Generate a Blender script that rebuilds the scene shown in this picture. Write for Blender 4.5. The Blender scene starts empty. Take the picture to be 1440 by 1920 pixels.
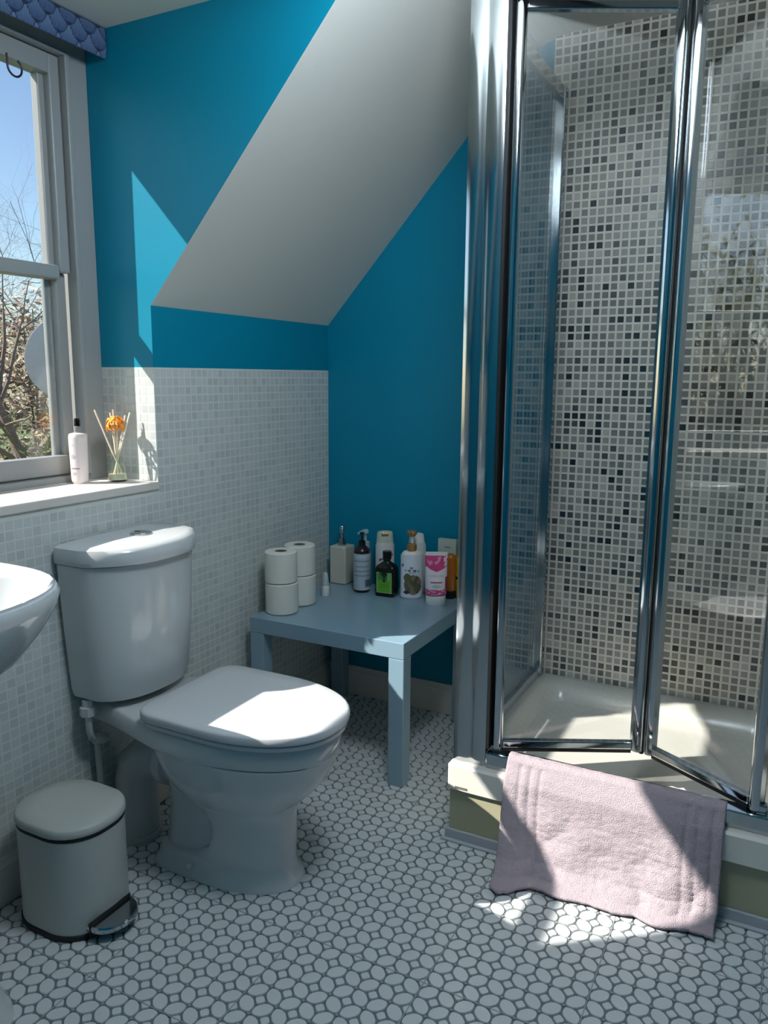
import bpy, bmesh, math, random
from mathutils import Vector, Matrix, noise
random.seed(7)
S = bpy.context.scene
COL = S.collection
PI = math.pi

# ------------------------------------------------------------------ camera
CAM = Vector((-2.5282, -1.5431, 1.2130))
YAW, PITCH, ROLL, FPX = 0.47706, -0.17068, 0.007315, 1476.48
cy_, sy_, cp_, sp_ = math.cos(YAW), math.sin(YAW), math.cos(PITCH), math.sin(PITCH)
FWD = Vector((cy_*cp_, sy_*cp_, sp_)); R0 = Vector((sy_, -cy_, 0)); U0 = R0.cross(FWD)
RGT = R0*math.cos(ROLL) + U0*math.sin(ROLL); UPV = U0*math.cos(ROLL) - R0*math.sin(ROLL)
cd = bpy.data.cameras.new('camera'); cam = bpy.data.objects.new('camera', cd); COL.objects.link(cam)
M = Matrix.Identity(4)
for i in range(3):
    M[i][0] = RGT[i]; M[i][1] = UPV[i]; M[i][2] = -FWD[i]; M[i][3] = CAM[i]
cam.matrix_world = M
cd.sensor_fit = 'HORIZONTAL'; cd.sensor_width = 36.0; cd.lens = 36.0*FPX/1440.0; cd.clip_start = 0.02
S.camera = cam
def proj(p):
    d = Vector(p) - CAM; z = d.dot(FWD)
    return 720 + FPX*d.dot(RGT)/z, 960 - FPX*d.dot(UPV)/z, z

# ------------------------------------------------------------------ light
SUN_DIR = Vector((0.72, -1.0, -1.10)).normalized()       # the way the sunlight travels
W = bpy.data.worlds.new('sky'); S.world = W; W.use_nodes = True
wn = W.node_tree; bg = wn.nodes['Background']
sky = wn.nodes.new('ShaderNodeTexSky'); sky.sky_type = 'NISHITA'; sky.sun_disc = False
sky.sun_elevation = math.asin(-SUN_DIR.z); sky.sun_rotation = math.atan2(-SUN_DIR.x, -SUN_DIR.y)
sky.air_density = 1.0; sky.dust_density = 0.4; sky.ozone_density = 2.0
wn.links.new(sky.outputs[0], bg.inputs[0]); bg.inputs[1].default_value = 0.16
sl = bpy.data.lights.new('sun', 'SUN'); sl.energy = 9.0; sl.angle = math.radians(0.53); sl.color = (1.0, 0.93, 0.86)
so = bpy.data.objects.new('sun', sl); COL.objects.link(so); so.location = (-6, 8, 9)
so.rotation_euler = SUN_DIR.to_track_quat('-Z', 'Y').to_euler()
FILL_STRENGTH = 32.0  # glow of the globe added under the ceiling to fill the room
S.view_settings.view_transform = 'Standard'; S.view_settings.look = 'None'
S.view_settings.gamma = 1.0; S.view_settings.use_curve_mapping = False
S.view_settings.exposure = 0.25
S.cycles.transparent_max_bounces = 24
S.cycles.max_bounces = 10
S.cycles.caustics_reflective = False; S.cycles.caustics_refractive = False
S.cycles.sample_clamp_indirect = 6.0

# ------------------------------------------------------------------ materials
def lin(c):
    return tuple((v/255/12.92 if v/255 <= 0.04045 else ((v/255+0.055)/1.055)**2.4) for v in c)
MATS = {}
def mat(name, rgb, rough=0.5, metal=0.0, spec=0.5, bump=None, vary=None, coat=0.0, attr=None, sss=0.0, emit=None):
    if name in MATS: return MATS[name]
    m = bpy.data.materials.new(name); m.use_nodes = True; t = m.node_tree; b = t.nodes['Principled BSDF']
    c = lin(rgb)
    b.inputs['Base Color'].default_value = (*c, 1); b.inputs['Roughness'].default_value = rough
    b.inputs['Metallic'].default_value = metal; b.inputs['Specular IOR Level'].default_value = spec
    b.inputs['Coat Weight'].default_value = coat; b.inputs['Coat Roughness'].default_value = 0.06
    if emit:
        b.inputs['Emission Color'].default_value = (*lin(emit[0]), 1); b.inputs['Emission Strength'].default_value = emit[1]
    tc = t.nodes.new('ShaderNodeTexCoord')
    if vary:      # (scale, amount): soft mottling of the colour itself
        n = t.nodes.new('ShaderNodeTexNoise'); n.inputs['Scale'].default_value = vary[0]; n.inputs['Detail'].default_value = 5
        t.links.new(tc.outputs['Object'], n.inputs['Vector'])
        mx = t.nodes.new('ShaderNodeMix'); mx.data_type = 'RGBA'
        t.links.new(n.outputs['Fac'], mx.inputs['Factor'])
        mx.inputs[6].default_value = (*[v*(1-vary[1]) for v in c], 1); mx.inputs[7].default_value = (*[min(1, v*(1+vary[1])) for v in c], 1)
        t.links.new(mx.outputs[2], b.inputs['Base Color'])
    if attr:
        a = t.nodes.new('ShaderNodeAttribute'); a.attribute_name = attr
        t.links.new(a.outputs['Color'], b.inputs['Base Color'])
    if bump:      # (scale, strength, distance)
        n = t.nodes.new('ShaderNodeTexNoise'); n.inputs['Scale'].default_value = bump[0]; n.inputs['Detail'].default_value = 4
        t.links.new(tc.outputs['Object'], n.inputs['Vector'])
        bp = t.nodes.new('ShaderNodeBump'); bp.inputs['Strength'].default_value = bump[1]; bp.inputs['Distance'].default_value = bump[2]
        t.links.new(n.outputs['Fac'], bp.inputs['Height']); t.links.new(bp.outputs[0], b.inputs['Normal'])
    MATS[name] = m; return m
def glass(name, tint=(0.95, 0.97, 0.97), ior=1.5, rough=0.0):
    m = bpy.data.materials.new(name); m.use_nodes = True; t = m.node_tree
    for n in list(t.nodes): t.nodes.remove(n)
    o = t.nodes.new('ShaderNodeOutputMaterial'); mx = t.nodes.new('ShaderNodeMixShader'); f = t.nodes.new('ShaderNodeFresnel')
    tr = t.nodes.new('ShaderNodeBsdfTransparent'); g = t.nodes.new('ShaderNodeBsdfGlossy')
    ge = t.nodes.new('ShaderNodeNewGeometry'); mi = t.nodes.new('ShaderNodeMapRange')     # same index entering and leaving the pane
    mi.inputs[3].default_value = ior; mi.inputs[4].default_value = 1/ior
    t.links.new(ge.outputs['Backfacing'], mi.inputs[0]); t.links.new(mi.outputs[0], f.inputs[0]); tr.inputs[0].default_value = (*tint, 1); g.inputs['Roughness'].default_value = rough
    t.links.new(f.outputs[0], mx.inputs[0]); t.links.new(tr.outputs[0], mx.inputs[1]); t.links.new(g.outputs[0], mx.inputs[2])
    t.links.new(mx.outputs[0], o.inputs[0]); return m
BLUE = mat('teal_paint', (0, 128, 157), 0.42, spec=0.28, bump=(90, 0.12, 0.002), vary=(3, 0.05))
WHITE = mat('white_emulsion', (214, 215, 208), 0.7, spec=0.3, bump=(40, 0.2, 0.003), vary=(2.5, 0.04))
GLOSSW = mat('white_gloss_paint', (214, 208, 202), 0.35, bump=(60, 0.08, 0.001))
CERAM = mat('vitreous_china', (204, 208, 208), 0.12, spec=0.55, coat=0.3)
SEATP = mat('white_seat_plastic', (205, 208, 210), 0.22)
CHROME = mat('chrome', (190, 196, 200), 0.10, 1.0)
SATIN = mat('satin_aluminium', (182, 188, 191), 0.13, 1.0)
RUBBER = mat('black_gasket', (14, 15, 16), 0.6)
KGROUT = mat('knee_wall_grout', (206, 210, 205), 0.8)
GGROUT = mat('mosaic_grout', (236, 230, 218), 0.8)
KT = [mat('pearl_tile_%s' % n, c, 0.16, coat=0.2) for n, c in (('a', (198, 204, 201)), ('b', (191, 199, 197)), ('c', (203, 208, 204)), ('d', (186, 194, 192)))]
GT = [mat('shower_tile_%s' % n, c, 0.33) for n, c in (('black', (34, 33, 32)), ('dark', (84, 81, 77)), ('slate', (134, 130, 122)), ('mid', (164, 159, 150)), ('light', (196, 190, 178)))]
FTILE = mat('vinyl_tile', (204, 209, 210), 0.34, vary=(6, 0.05))
FGROUT = mat('vinyl_grout', (104, 112, 114), 0.5)
FSEAM = mat('vinyl_seam', (148, 154, 154), 0.45)
SGLASS = glass('shower_glass', (0.975, 0.985, 0.985), 1.8)
WGLASS = glass('window_glass', (0.97, 0.98, 0.98))

# ------------------------------------------------------------------ helpers
class MB:
    """collects faces of one mesh"""
    def __init__(s): s.v = []; s.f = []; s.m = []; s.c = None
    def face(s, pts, mi=0):
        k = len(s.v); s.v += [tuple(p) for p in pts]; s.f.append(tuple(range(k, k+len(pts)))); s.m.append(mi)
    def add(s, verts, faces, mi=0):
        k = len(s.v); s.v += [tuple(p) for p in verts]
        for f in faces: s.f.append(tuple(i+k for i in f)); s.m.append(mi)
    def box(s, a, b, mi=0, bev=0.0, seg=2, mtx=None):
        a = Vector(a); b = Vector(b); lo = Vector([min(a[i], b[i]) for i in range(3)]); hi = Vector([max(a[i], b[i]) for i in range(3)])
        bm = bmesh.new(); bmesh.ops.create_cube(bm, size=1)
        for v in bm.verts: v.co = Vector([lo[i] + (v.co[i]+0.5)*(hi[i]-lo[i]) for i in range(3)])
        if bev > 0: bmesh.ops.bevel(bm, geom=bm.edges[:], offset=bev, segments=seg, affect='EDGES', profile=0.5)
        if mtx is not None: bmesh.ops.transform(bm, matrix=mtx, verts=bm.verts)
        bm.verts.index_update()
        s.add([v.co for v in bm.verts], [[v.index for v in f.verts] for f in bm.faces], mi); bm.free()
    def loft(s, rings, mi=0, cap0=True, cap1=True, closed=True):
        k = len(s.v); n = len(rings[0])
        for r in rings: s.v += [tuple(p) for p in r]
        for i in range(len(rings)-1):
            for j in range(n if closed else n-1):
                a = k+i*n+j; b = k+i*n+(j+1) % n
                s.f.append((a, b, b+n, a+n)); s.m.append(mi)
        if cap0: s.f.append(tuple(k+j for j in reversed(range(n)))); s.m.append(mi)
        if cap1: s.f.append(tuple(k+(len(rings)-1)*n+j for j in range(n))); s.m.append(mi)
    def lathe(s, prof, n=24, mi=0, c=(0, 0, 0), sx=1.0, sy=1.0, rot=0.0, cap0=True, cap1=True):
        rings = []
        for r, z in prof:
            ring = []
            for j in range(n):
                a = 2*PI*j/n; x = r*sx*math.cos(a); y = r*sy*math.sin(a)
                ring.append((c[0]+x*math.cos(rot)-y*math.sin(rot), c[1]+x*math.sin(rot)+y*math.cos(rot), c[2]+z))
            rings.append(ring)
        s.loft(rings, mi, cap0, cap1)
    def tube(s, pts, r, n=10, mi=0, caps=True):
        pts = [Vector(p) for p in pts]; rs = r if isinstance(r, (list, tuple)) else [r]*len(pts)
        rings = []; up = None
        for i, p in enumerate(pts):
            t = (pts[min(i+1, len(pts)-1)] - pts[max(i-1, 0)]).normalized()
            if up is None:
                up = Vector((0, 0, 1)) if abs(t.z) < 0.9 else Vector((1, 0, 0))
            x = up.cross(t)
            if x.length < 1e-5: x = Vector((1, 0, 0)).cross(t)
            x.normalize(); y = t.cross(x); up = y
            rings.append([p + x*rs[i]*math.cos(2*PI*j/n) + y*rs[i]*math.sin(2*PI*j/n) for j in range(n)])
        s.loft(rings, mi, caps, caps)
    def build(s, name, mats, parent=None, smooth=None, loc=None):
        me = bpy.data.meshes.new(name); me.from_pydata(s.v, [], s.f)
        for m in (mats if isinstance(mats, (list, tuple)) else [mats]): me.materials.append(m)
        me.polygons.foreach_set('material_index', s.m)
        if s.c is not None:
            ca = me.color_attributes.new('print', 'FLOAT_COLOR', 'POINT')
            for i, c in enumerate(s.c): ca.data[i].color = (*lin(c), 1)
        bm = bmesh.new(); bm.from_mesh(me); bmesh.ops.recalc_face_normals(bm, faces=bm.faces); bm.to_mesh(me); bm.free()
        if smooth is not None:
            me.polygons.foreach_set('use_smooth', [True]*len(me.polygons)); me.set_sharp_from_angle(angle=math.radians(smooth))
        me.update()
        o = bpy.data.objects.new(name, me); COL.objects.link(o)
        if loc is not None: o.location = loc
        if parent is not None:
            o.parent = parent
        return o
def empty(name, label, cat, loc=(0, 0, 0), group=None, rz=0.0):
    o = bpy.data.objects.new(name, None); COL.objects.link(o); o.location = loc; o.rotation_euler = (0, 0, rz); o.empty_display_size = 0.05
    return tag(o, label, cat, group)
def tag(o, label, cat, group=None, kind=None):
    o['label'] = label; o['category'] = cat
    if group: o['group'] = group
    if kind: o['kind'] = kind
    return o
def struct(o, label=None):
    o['kind'] = 'structure'
    if label: o['label'] = label
    return o
def outline(pts, inset=0.0, rnd=0.0, seg=2):
    """inset a convex 2D outline and round its corners"""
    n = len(pts); out = []
    P = [Vector(p) for p in pts]
    area = sum(P[i].x*P[(i+1) % n].y - P[(i+1) % n].x*P[i].y for i in range(n))
    if area < 0: P.reverse()
    Q = []
    for i in range(n):
        a, b, c = P[i-1], P[i], P[(i+1) % n]
        d1 = (b-a).normalized(); d2 = (c-b).normalized(); n1 = Vector((-d1.y, d1.x)); n2 = Vector((-d2.y, d2.x))
        k = (n1+n2); k = k/(k.dot(n1)) if k.length > 1e-6 else n1
        Q.append(b + k*inset)
    if rnd <= 0: return Q
    for i in range(n):
        a, b, c = Q[i-1], Q[i], Q[(i+1) % n]
        l1 = min(rnd, (a-b).length*0.45); l2 = min(rnd, (c-b).length*0.45)
        p0 = b + (a-b).normalized()*l1; p1 = b + (c-b).normalized()*l2
        for k in range(seg):
            t = k/(seg-1) if seg > 1 else 0.5
            out.append(p0*(1-t)**2 + b*2*t*(1-t) + p1*t*t)
    return out
def tile_mb(mb, o2, top, th, ch, frame, mi=0):
    """raised tile from a 2D outline; frame maps (u, v, h) to the world"""
    n = len(o2); c = sum(o2, Vector((0, 0)))/n
    sm = [c + (p-c)*(1-ch/max(1e-6, (p-c).length)) for p in o2]
    r = [[frame(p.x, p.y, top-th) for p in o2], [frame(p.x, p.y, top) for p in sm]]
    mb.loft(r, mi, False, True)
def sup(u, e):  # signed power
    return math.copysign(abs(u)**e, u)

# ------------------------------------------------------------------ the setting
XR, XL = -0.9016, -2.15             # dormer cheeks
SZ, KT_TOP, SILL = 1.3945, 1.2322, 0.9235
SLOPE, CEIL, DCEIL = 1.0985, 2.2285, 2.09
RX0, RY0 = -2.92, -2.95              # far corners of the room
DY = 0.19                            # window plane
def slope_z(y): return SZ - SLOPE*y
prof = [(0, SZ), (-0.633, slope_z(-0.633))]
a, b, c = Vector((-0.67, slope_z(-0.67))), Vector((-0.76, CEIL-0.004)), Vector((-0.86, CEIL))
for i in range(9):
    t = i/8; q = a*(1-t)**2 + b*2*t*(1-t) + c*t*t; prof.append((q.x, q.y))

# floor
fb = MB(); fb.face([(RX0-0.03, RY0-0.03, -0.0022), (0.03, RY0-0.03, -0.0022), (0.03, 0.03, -0.0022), (RX0-0.03, 0.03, -0.0022)])
floor = struct(fb.build('floor', FGROUT), 'white octagon and dot mosaic vinyl floor with dark joints')
LX, LY, H = -1.232, -1.277, 0.038125; L = H*math.sqrt(2)
e1 = Vector((1, -1)).normalized(); e2 = Vector((-1, -1)).normalized()
s_ = 0.205
hexa = [(-(.5-s_), -s_), (-.065, -.435), (.065, -.435), ((.5-s_), -s_), ((.5-s_), s_), (.065, .435), (-.065, .435), (-(.5-s_), s_)]
octo = outline([(p[0]*L, p[1]*L) for p in hexa], 0.0016, 0.0042, 2)
squa = outline([(x*s_*L, y*s_*L) for x, y in ((-1, -1), (1, -1), (1, 1), (-1, 1))], 0.0022, 0.003, 2)
dots = outline([(x*.06*L, y*.06*L) for x, y in ((-1, -1), (1, -1), (1, 1), (-1, 1))], 0.0004)
def tile_mesh(name, o2, ang, m):
    mb = MB(); ca, sa = math.cos(ang), math.sin(ang)
    tile_mb(mb, o2, 0, 0.0022, 0.0009, lambda u, v, h: (u*ca-v*sa, u*sa+v*ca, h))
    o = mb.build(name, m); me = o.data; bpy.data.objects.remove(o); return me
A1, A2 = math.atan2(e1.y, e1.x), math.atan2(e2.y, e2.x)
mo1, mo2, msq = tile_mesh('octagon_tile', octo, A1, FTILE), tile_mesh('octagon_tile', octo, A2, FTILE), tile_mesh('square_tile', squa, A1, FTILE)
octs, sqs, dts = [], [], []
for i in range(-52, 34):
    for j in range(-44, 36):
        if (i+j) % 2: continue
        p = Vector((LX+H*i, LY+H*j))
        for q, me in ((p+e1*L/2, mo1), (p+e2*L/2, mo2)):
            octs.append((q, me))
        sqs.append((p, msq)); dts.append((p+(e1+e2)*L/2, None))
def on_floor(q, m=0.012): return RX0 < q.x < -m and RY0+m < q.y < -m and not (q.x > -0.755 and -1.73 < q.y < -0.805)
def rank(l):
    l = [(q, me) for q, me in l if on_floor(q, 0.02)]
    def key(t):
        x, y, z = proj((t[0].x, t[0].y, 0))
        seen = z > 0 and -10 < x < 1450 and -10 < y < 1930
        if 840 < x and y < 1600 and t[0].x > -0.75: seen = False
        return (0 if seen else 1, z)
    return sorted(l, key=key)
rest = MB()
for lst, nm in ((rank(octs), 'octagon_tile'), (rank(sqs), 'square_tile')):
    for k, (q, me) in enumerate(lst):
        if k < 300:
            o = bpy.data.objects.new(nm, me); COL.objects.link(o); o.location = (q.x, q.y, 0); o.parent = floor
        elif q.x > -3.2:
            rest.add([(v.co.x+q.x, v.co.y+q.y, v.co.z) for v in me.vertices], [tuple(pl.vertices) for pl in me.polygons])
o = rest.build('distant_floor_tiles', FTILE, floor); o['kind'] = 'stuff'
dm = MB()
for q, _ in dts:
    if on_floor(q, 0.01) and q.x > -3.2: tile_mb(dm, dots, 0, 0.0022, 0.0005, lambda u, v, h: (q.x+(u-v)*.7071, q.y+(u+v)*.7071, h))
o = dm.build('joint_dots', FSEAM, floor); o['kind'] = 'stuff'
sm_ = MB()
for k in range(-4, 6):
    x = LX + k*8*H; y = LY + k*8*H
    if RX0 < x < -0.02: sm_.box((x-0.0012, -1.98, -0.002), (x+0.0012, -0.01, 0.0003))
    if -1.98 < y < -0.02: sm_.box((-2.4, y-0.0012, -0.002), (-0.76 if y < -0.8 else -0.01, y+0.0012, 0.0003))
o = sm_.build('seam_lines', FSEAM, floor); o['kind'] = 'stuff'

# knee wall (wall_left) under and beside the dormer window
wb = MB()
yk = 0.0004
def rect_y(mb, x0, x1, z0, z1, mi): mb.face([(x0, yk, z0), (x1, yk, z0), (x1, yk, z1), (x0, yk, z1)], mi)
rect_y(wb, RX0-0.02, XL, -0.02, KT_TOP, 1); rect_y(wb, RX0-0.02, XL, KT_TOP, SZ+0.02, 0)
rect_y(wb, XL, XR, -0.02, SILL-0.02, 1)
rect_y(wb, XR, 0.02, -0.02, KT_TOP, 1); rect_y(wb, XR, 0.02, KT_TOP, SZ+0.02, 0)
wall_left = struct(wb.build('wall_left', [BLUE, KGROUT]), 'low wall under the sloping ceiling, white mosaic below a dark teal strip')
PK = 0.0243
def flat_tile(w, th, ch):
    h = w/2; mb = MB()
    o2 = [Vector((-h, -h)), Vector((h, -h)), Vector((h, h)), Vector((-h, h))]
    tile_mb(mb, o2, 0, th, ch, lambda u, v, d: (u, v, d)); return mb
kt_mesh = []
for m in KT:
    o = flat_tile(0.0206, 0.0010, 0.0012).build('mosaic_tile', m); kt_mesh.append(o.data); bpy.data.objects.remove(o)
def wall_tiles(cells, meshes, mtx, parent, name, restname, limit=300):
    """cells: (position, shade); the largest on the picture become parts, the others one mesh"""
    def key(t):
        x, y, z = proj(t[0]); return (0 if (z > 0 and -5 < x < 1445 and -5 < y < 1925) else 1, z)
    cells = sorted(cells, key=key); mb = MB()
    for k, (p, s) in enumerate(cells):
        if k < limit:
            o = bpy.data.objects.new(name, meshes[s]); COL.objects.link(o); o.matrix_world = Matrix.Translation(p) @ mtx; o.parent = parent
        else:
            mm = Matrix.Translation(p) @ mtx
            mb.add([mm @ v.co for v in meshes[s].vertices], [tuple(f.vertices) for f in meshes[s].polygons], s)
    if mb.v:
        o = mb.build(restname, [me.materials[0] for me in meshes], parent); o['kind'] = 'stuff'
cells = []
nz = int((KT_TOP-0.10)/PK)
for i in range(120):
    x = -0.0125 - PK*i
    for j in range(nz+1):
        z = KT_TOP - 0.0145 - PK*j
        if z < 0.115: continue
        if XL < x - 0.011 and x < XR + 0.011 and z > SILL - 0.032: continue
        if x < RX0 + 0.02: continue
        s = random.choices((0, 1, 2, 3), (5, 4, 2, 2))[0]
        cells.append((Vector((x, 0.0, z)), s))
face_my = Matrix.Rotation(PI/2, 4, 'X')          # tile normal +z -> -y
# the wall behind toilet, bin and table: rank those in plain view first
def hidden(p):
    x, y, z = proj(p); return (100 < x < 365 and 1000 < y < 1620) or (480 < x < 620 and 1020 < y < 1240) or (x < 250 and y > 1480) or (x < 110 and 1040 < y < 1230)
cells.sort(key=lambda t: hidden(t[0]))
vis = [t for t in cells if not hidden(t[0])]; hid = [t for t in cells if hidden(t[0])]
wall_tiles(vis, kt_mesh, face_my, wall_left, 'mosaic_tile', 'distant_mosaic_tiles')
mbh = MB()
for p, s in hid:
    mm = Matrix.Translation(p) @ face_my; mbh.add([mm @ v.co for v in kt_mesh[s].vertices], [tuple(f.vertices) for f in kt_mesh[s].polygons], s)
o = mbh.build('covered_mosaic_tiles', KT, wall_left); o['kind'] = 'stuff'

# gable wall (wall_back)
gb = MB()
poly = [(0, 0.02, -0.02), (0, RY0-0.02, -0.02), (0, RY0-0.02, CEIL+0.03), (0, -0.86, CEIL+0.03)] + [(0, y+0.02, z+0.012) for y, z in reversed(prof[:-1])]
gb.face(poly)
wall_back = struct(gb.build('wall_back', BLUE), 'teal painted gable wall with grey and black mosaic inside the shower')
GY0, GY1 = -0.808, -1.64
g2 = MB(); g2.box((-0.0025, GY1, 0.20), (-0.0001, GY0, CEIL))
g2.build('mosaic_grout', GGROUT, wall_back)
gt_mesh = []
for m in GT:
    o = flat_tile(0.0186, 0.0010, 0.0010).build('shower_tile', m); gt_mesh.append(o.data); bpy.data.objects.remove(o)
cells = []
for i in range(33):
    y = -0.8206 - 0.0251*i
    for j in range(84):
        z = 2.2290 - 0.0247*j
        if z < 0.222 or y - 0.011 < GY1: continue
        s = random.choices((0, 1, 2, 3, 4), (10, 12, 36, 32, 10))[0]
        cells.append((Vector((-0.0034, y, z)), s))
face_mx = Matrix.Rotation(-PI/2, 4, 'Y')         # tile normal +z -> -x
wall_tiles([c for c in cells if c[0].z < CEIL-0.012], gt_mesh, face_mx, wall_back, 'shower_tile', 'distant_shower_tiles')
cut = MB()
for p, s in cells:
    if p.z >= CEIL-0.012: cut.box((-0.0034, p.y-0.0096, p.z-0.0096), (-0.0024, p.y+0.0096, CEIL-0.0012), s)
o = cut.build('cut_top_tiles', GT, wall_back); o['kind'] = 'stuff'

# dormer cheeks
for nm, x, lab in (('wall_dormer_right', XR, 'teal dormer cheek wall with a white mosaic reveal beside the window'), ('wall_dormer_left', XL, 'teal dormer cheek wall on the far side of the window')):
    mb = MB()
    mb.face([(x, DY+0.11, KT_TOP), (x, 0, KT_TOP), (x, 0, SZ), (x, -0.633, DCEIL), (x, DY+0.11, DCEIL)], 0)
    mb.face([(x, DY+0.11, SILL-0.03), (x, 0.0004, SILL-0.03), (x, 0.0004, KT_TOP), (x, DY+0.11, KT_TOP)], 1)
    w = struct(mb.build(nm, [BLUE, KGROUT]), lab)
    sg = -1 if x == XR else 1
    k2 = []
    for i in range(8):
        for j in range(13):
            z = KT_TOP - 0.0145 - PK*j
            if z > SILL + 0.008: k2.append((Vector((x+sg*0.0003, 0.0125+PK*i, z)), random.choices((0, 1, 2, 3), (5, 4, 2, 2))[0]))
    if x == XR:
        wall_tiles(k2, kt_mesh, Matrix.Rotation(-PI/2, 4, 'Y'), w, 'mosaic_tile', 'distant_mosaic_tiles')
# ceiling: slope, flat part and dormer ceiling
cb = MB()
def strip(x0, x1, pr):
    for (y0, z0), (y1, z1) in zip(pr, pr[1:]): cb.face([(x0, y0, z0), (x1, y0, z0), (x1, y1, z1), (x0, y1, z1)])
strip(XR, 0.03, [(0.03, slope_z(0.03))]+prof); strip(XL, XR, prof[1:]); strip(RX0-0.03, XL, [(0.03, slope_z(0.03))]+prof)
cb.face([(RX0-0.03, -0.86, CEIL), (0.03, -0.86, CEIL), (0.03, RY0-0.03, CEIL), (RX0-0.03, RY0-0.03, CEIL)])
cb.face([(XL, DY+0.11, DCEIL), (XR, DY+0.11, DCEIL), (XR, -0.633, DCEIL), (XL, -0.633, DCEIL)])
struct(cb.build('ceiling', WHITE), 'white plastered ceiling, sloping down to the low wall')
mb = MB(); mb.face([(RX0, RY0, 0), (0, RY0, 0), (0, RY0, CEIL), (RX0, RY0, CEIL)]); struct(mb.build('wall_right', BLUE), 'plain teal wall on the camera side')
mb = MB(); mb.face([(RX0, RY0, 0), (RX0, RY0, CEIL), (RX0, -0.86, CEIL)] + [(RX0, y, z) for y, z in reversed(prof[:-1])] + [(RX0, 0, 0)]); struct(mb.build('wall_front', BLUE), 'plain teal end wall behind the camera')
mb = MB(); mb.box((-0.74, -1.72, 0), (0, -1.645, CEIL)); struct(mb.build('wall_shower', WHITE), 'short white wall closing the right side of the shower')
# baseboards
def moulding(name, p0, p1, nrm, lab):
    pr = [(0.001, 0.0), (0.018, 0.0), (0.018, 0.075), (0.015, 0.082), (0.015, 0.092), (0.009, 0.1), (0.006, 0.109), (0.001, 0.110)]
    mb = MB(); p0 = Vector(p0); p1 = Vector(p1); n = Vector(nrm)
    mb.loft([[p + n*d + Vector((0, 0, z)) for d, z in pr] for p in (p0, p1)]); return struct(mb.build(name, GLOSSW, smooth=30), lab)
moulding('baseboard_back', (0, -0.002, 0), (0, -0.80, 0), (-1, 0, 0), 'moulded white skirting board under the teal gable wall')
moulding('baseboard_left', (RX0+0.01, 0, 0), (-0.02, 0, 0), (0, -1, 0), 'moulded white skirting board under the white mosaic wall')

# window
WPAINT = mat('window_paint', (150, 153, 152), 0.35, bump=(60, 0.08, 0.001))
YB = 0.262
wf = MB()
wf.box((XR-0.0002, DY, SILL), (-0.963, YB+0.04, DCEIL), bev=0.002); wf.box((XL+0.0002, DY, SILL), (-2.089, YB+0.04, DCEIL), bev=0.002)
wf.box((-2.089, DY, 2.018), (-0.963, YB+0.04, DCEIL)); wf.box((-2.089, DY, SILL), (-0.963, YB+0.04, 0.940))
win = struct(wf.build('window_1', WPAINT), 'white painted timber dormer window with two panes')
wbd = MB()
for a_, b_ in (((-0.963, 2.018), (-0.978, 0.94)), ((-2.089, 2.018), (-2.074, 0.94))):
    wbd.box((a_[0], DY-0.008, b_[1]), (b_[0], DY+0.03, a_[1]), bev=0.003)
wbd.box((-2.074, DY-0.008, 2.018), (-0.978, DY+0.03, 2.012), bev=0.002)
wbd.build('stop_bead', WPAINT, win)
y0, y1 = DY+0.012, YB-0.012
for z0, z1, dy in ((1.476, 2.010, 0.0), (0.942, 1.476, 0.022)):
    sf = MB(); top = z1 > 2
    for sg, xo, xi in ((-1, -0.981, -1.014), (1, -2.071, -2.038)):
        sf.box((xo, y0+dy, z0), (xi, y1+dy*.5, z1), bev=0.004); sf.box((xi+sg*-0.004, y0+dy+0.022, z0+0.01), (xi+sg*0.018, y1+dy*.5, z1-0.01), bev=0.004)
    if top: sf.box((-2.04, y0, 1.962), (-1.012, y1, 2.010), bev=0.004)
    else: sf.box((-2.04, y0+dy*.5, 0.942), (-1.012, y1, 0.994), bev=0.004)
    sf.build('sash_frame', WPAINT, win)
mr = MB(); mr.box((-2.038, y0, 1.458), (-1.014, y1, 1.494), bev=0.006); mr.build('meeting_rail', WPAINT, win)
for z0, z1 in ((0.99, 1.462), (1.49, 1.962)):
    p = MB(); p.box((-2.022, 0.230, z0), (-1.030, 0.234, z1)); p.build('pane', WGLASS, win)
sb = MB(); sb.box((XL, -0.006, SILL-0.022), (XR, DY+0.02, SILL), bev=0.003)
struct(sb.build('trim_1', GLOSSW), 'white window sill board')

# ------------------------------------------------------------------ shower
XS = -0.745
tr = empty('shower_tray', 'raised white shower tray with a cream plinth and a lip', 'shower tray', (XS, -0.81, 0))
def local(parent): return Vector(parent.location)
TY0, TY1, TZ = -0.812, -1.640, 0.217
def rrect(x0, x1, y0, y1, r, z, n=6):
    out = []
    for cx, cy, a0 in ((x1-r, y1-r, 0), (x0+r, y1-r, PI/2), (x0+r, y0+r, PI), (x1-r, y0+r, 1.5*PI)):
        for k in range(n+1):
            a = a0 + PI/2*k/n; out.append(Vector((cx+r*math.cos(a), cy+r*math.sin(a), z)))
    return out
t = MB(); O = local(tr)
def shift(ring): return [p-O for p in ring]
TRB = mat('acrylic_tray', (222, 219, 210), 0.22, coat=0.2)
r = [rrect(XS, -0.004, TY1, TY0, 0.012, 0.148), rrect(XS, -0.004, TY1, TY0, 0.012, TZ-0.006), rrect(XS+0.006, -0.006, TY1+0.006, TY0-0.006, 0.012, TZ),
     rrect(XS+0.085, -0.045, TY1+0.05, TY0-0.05, 0.06, TZ), rrect(XS+0.100, -0.060, TY1+0.065, TY0-0.065, 0.06, TZ-0.008), rrect(XS+0.125, -0.085, TY1+0.09, TY0-0.09, 0.05, TZ-0.052), rrect(XS+0.15, -0.11, TY1+0.115, TY0-0.115, 0.04, TZ-0.060)]
t.loft([shift(q) for q in r], cap0=True, cap1=True); t.build('tray', TRB, tr, smooth=35)
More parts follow.
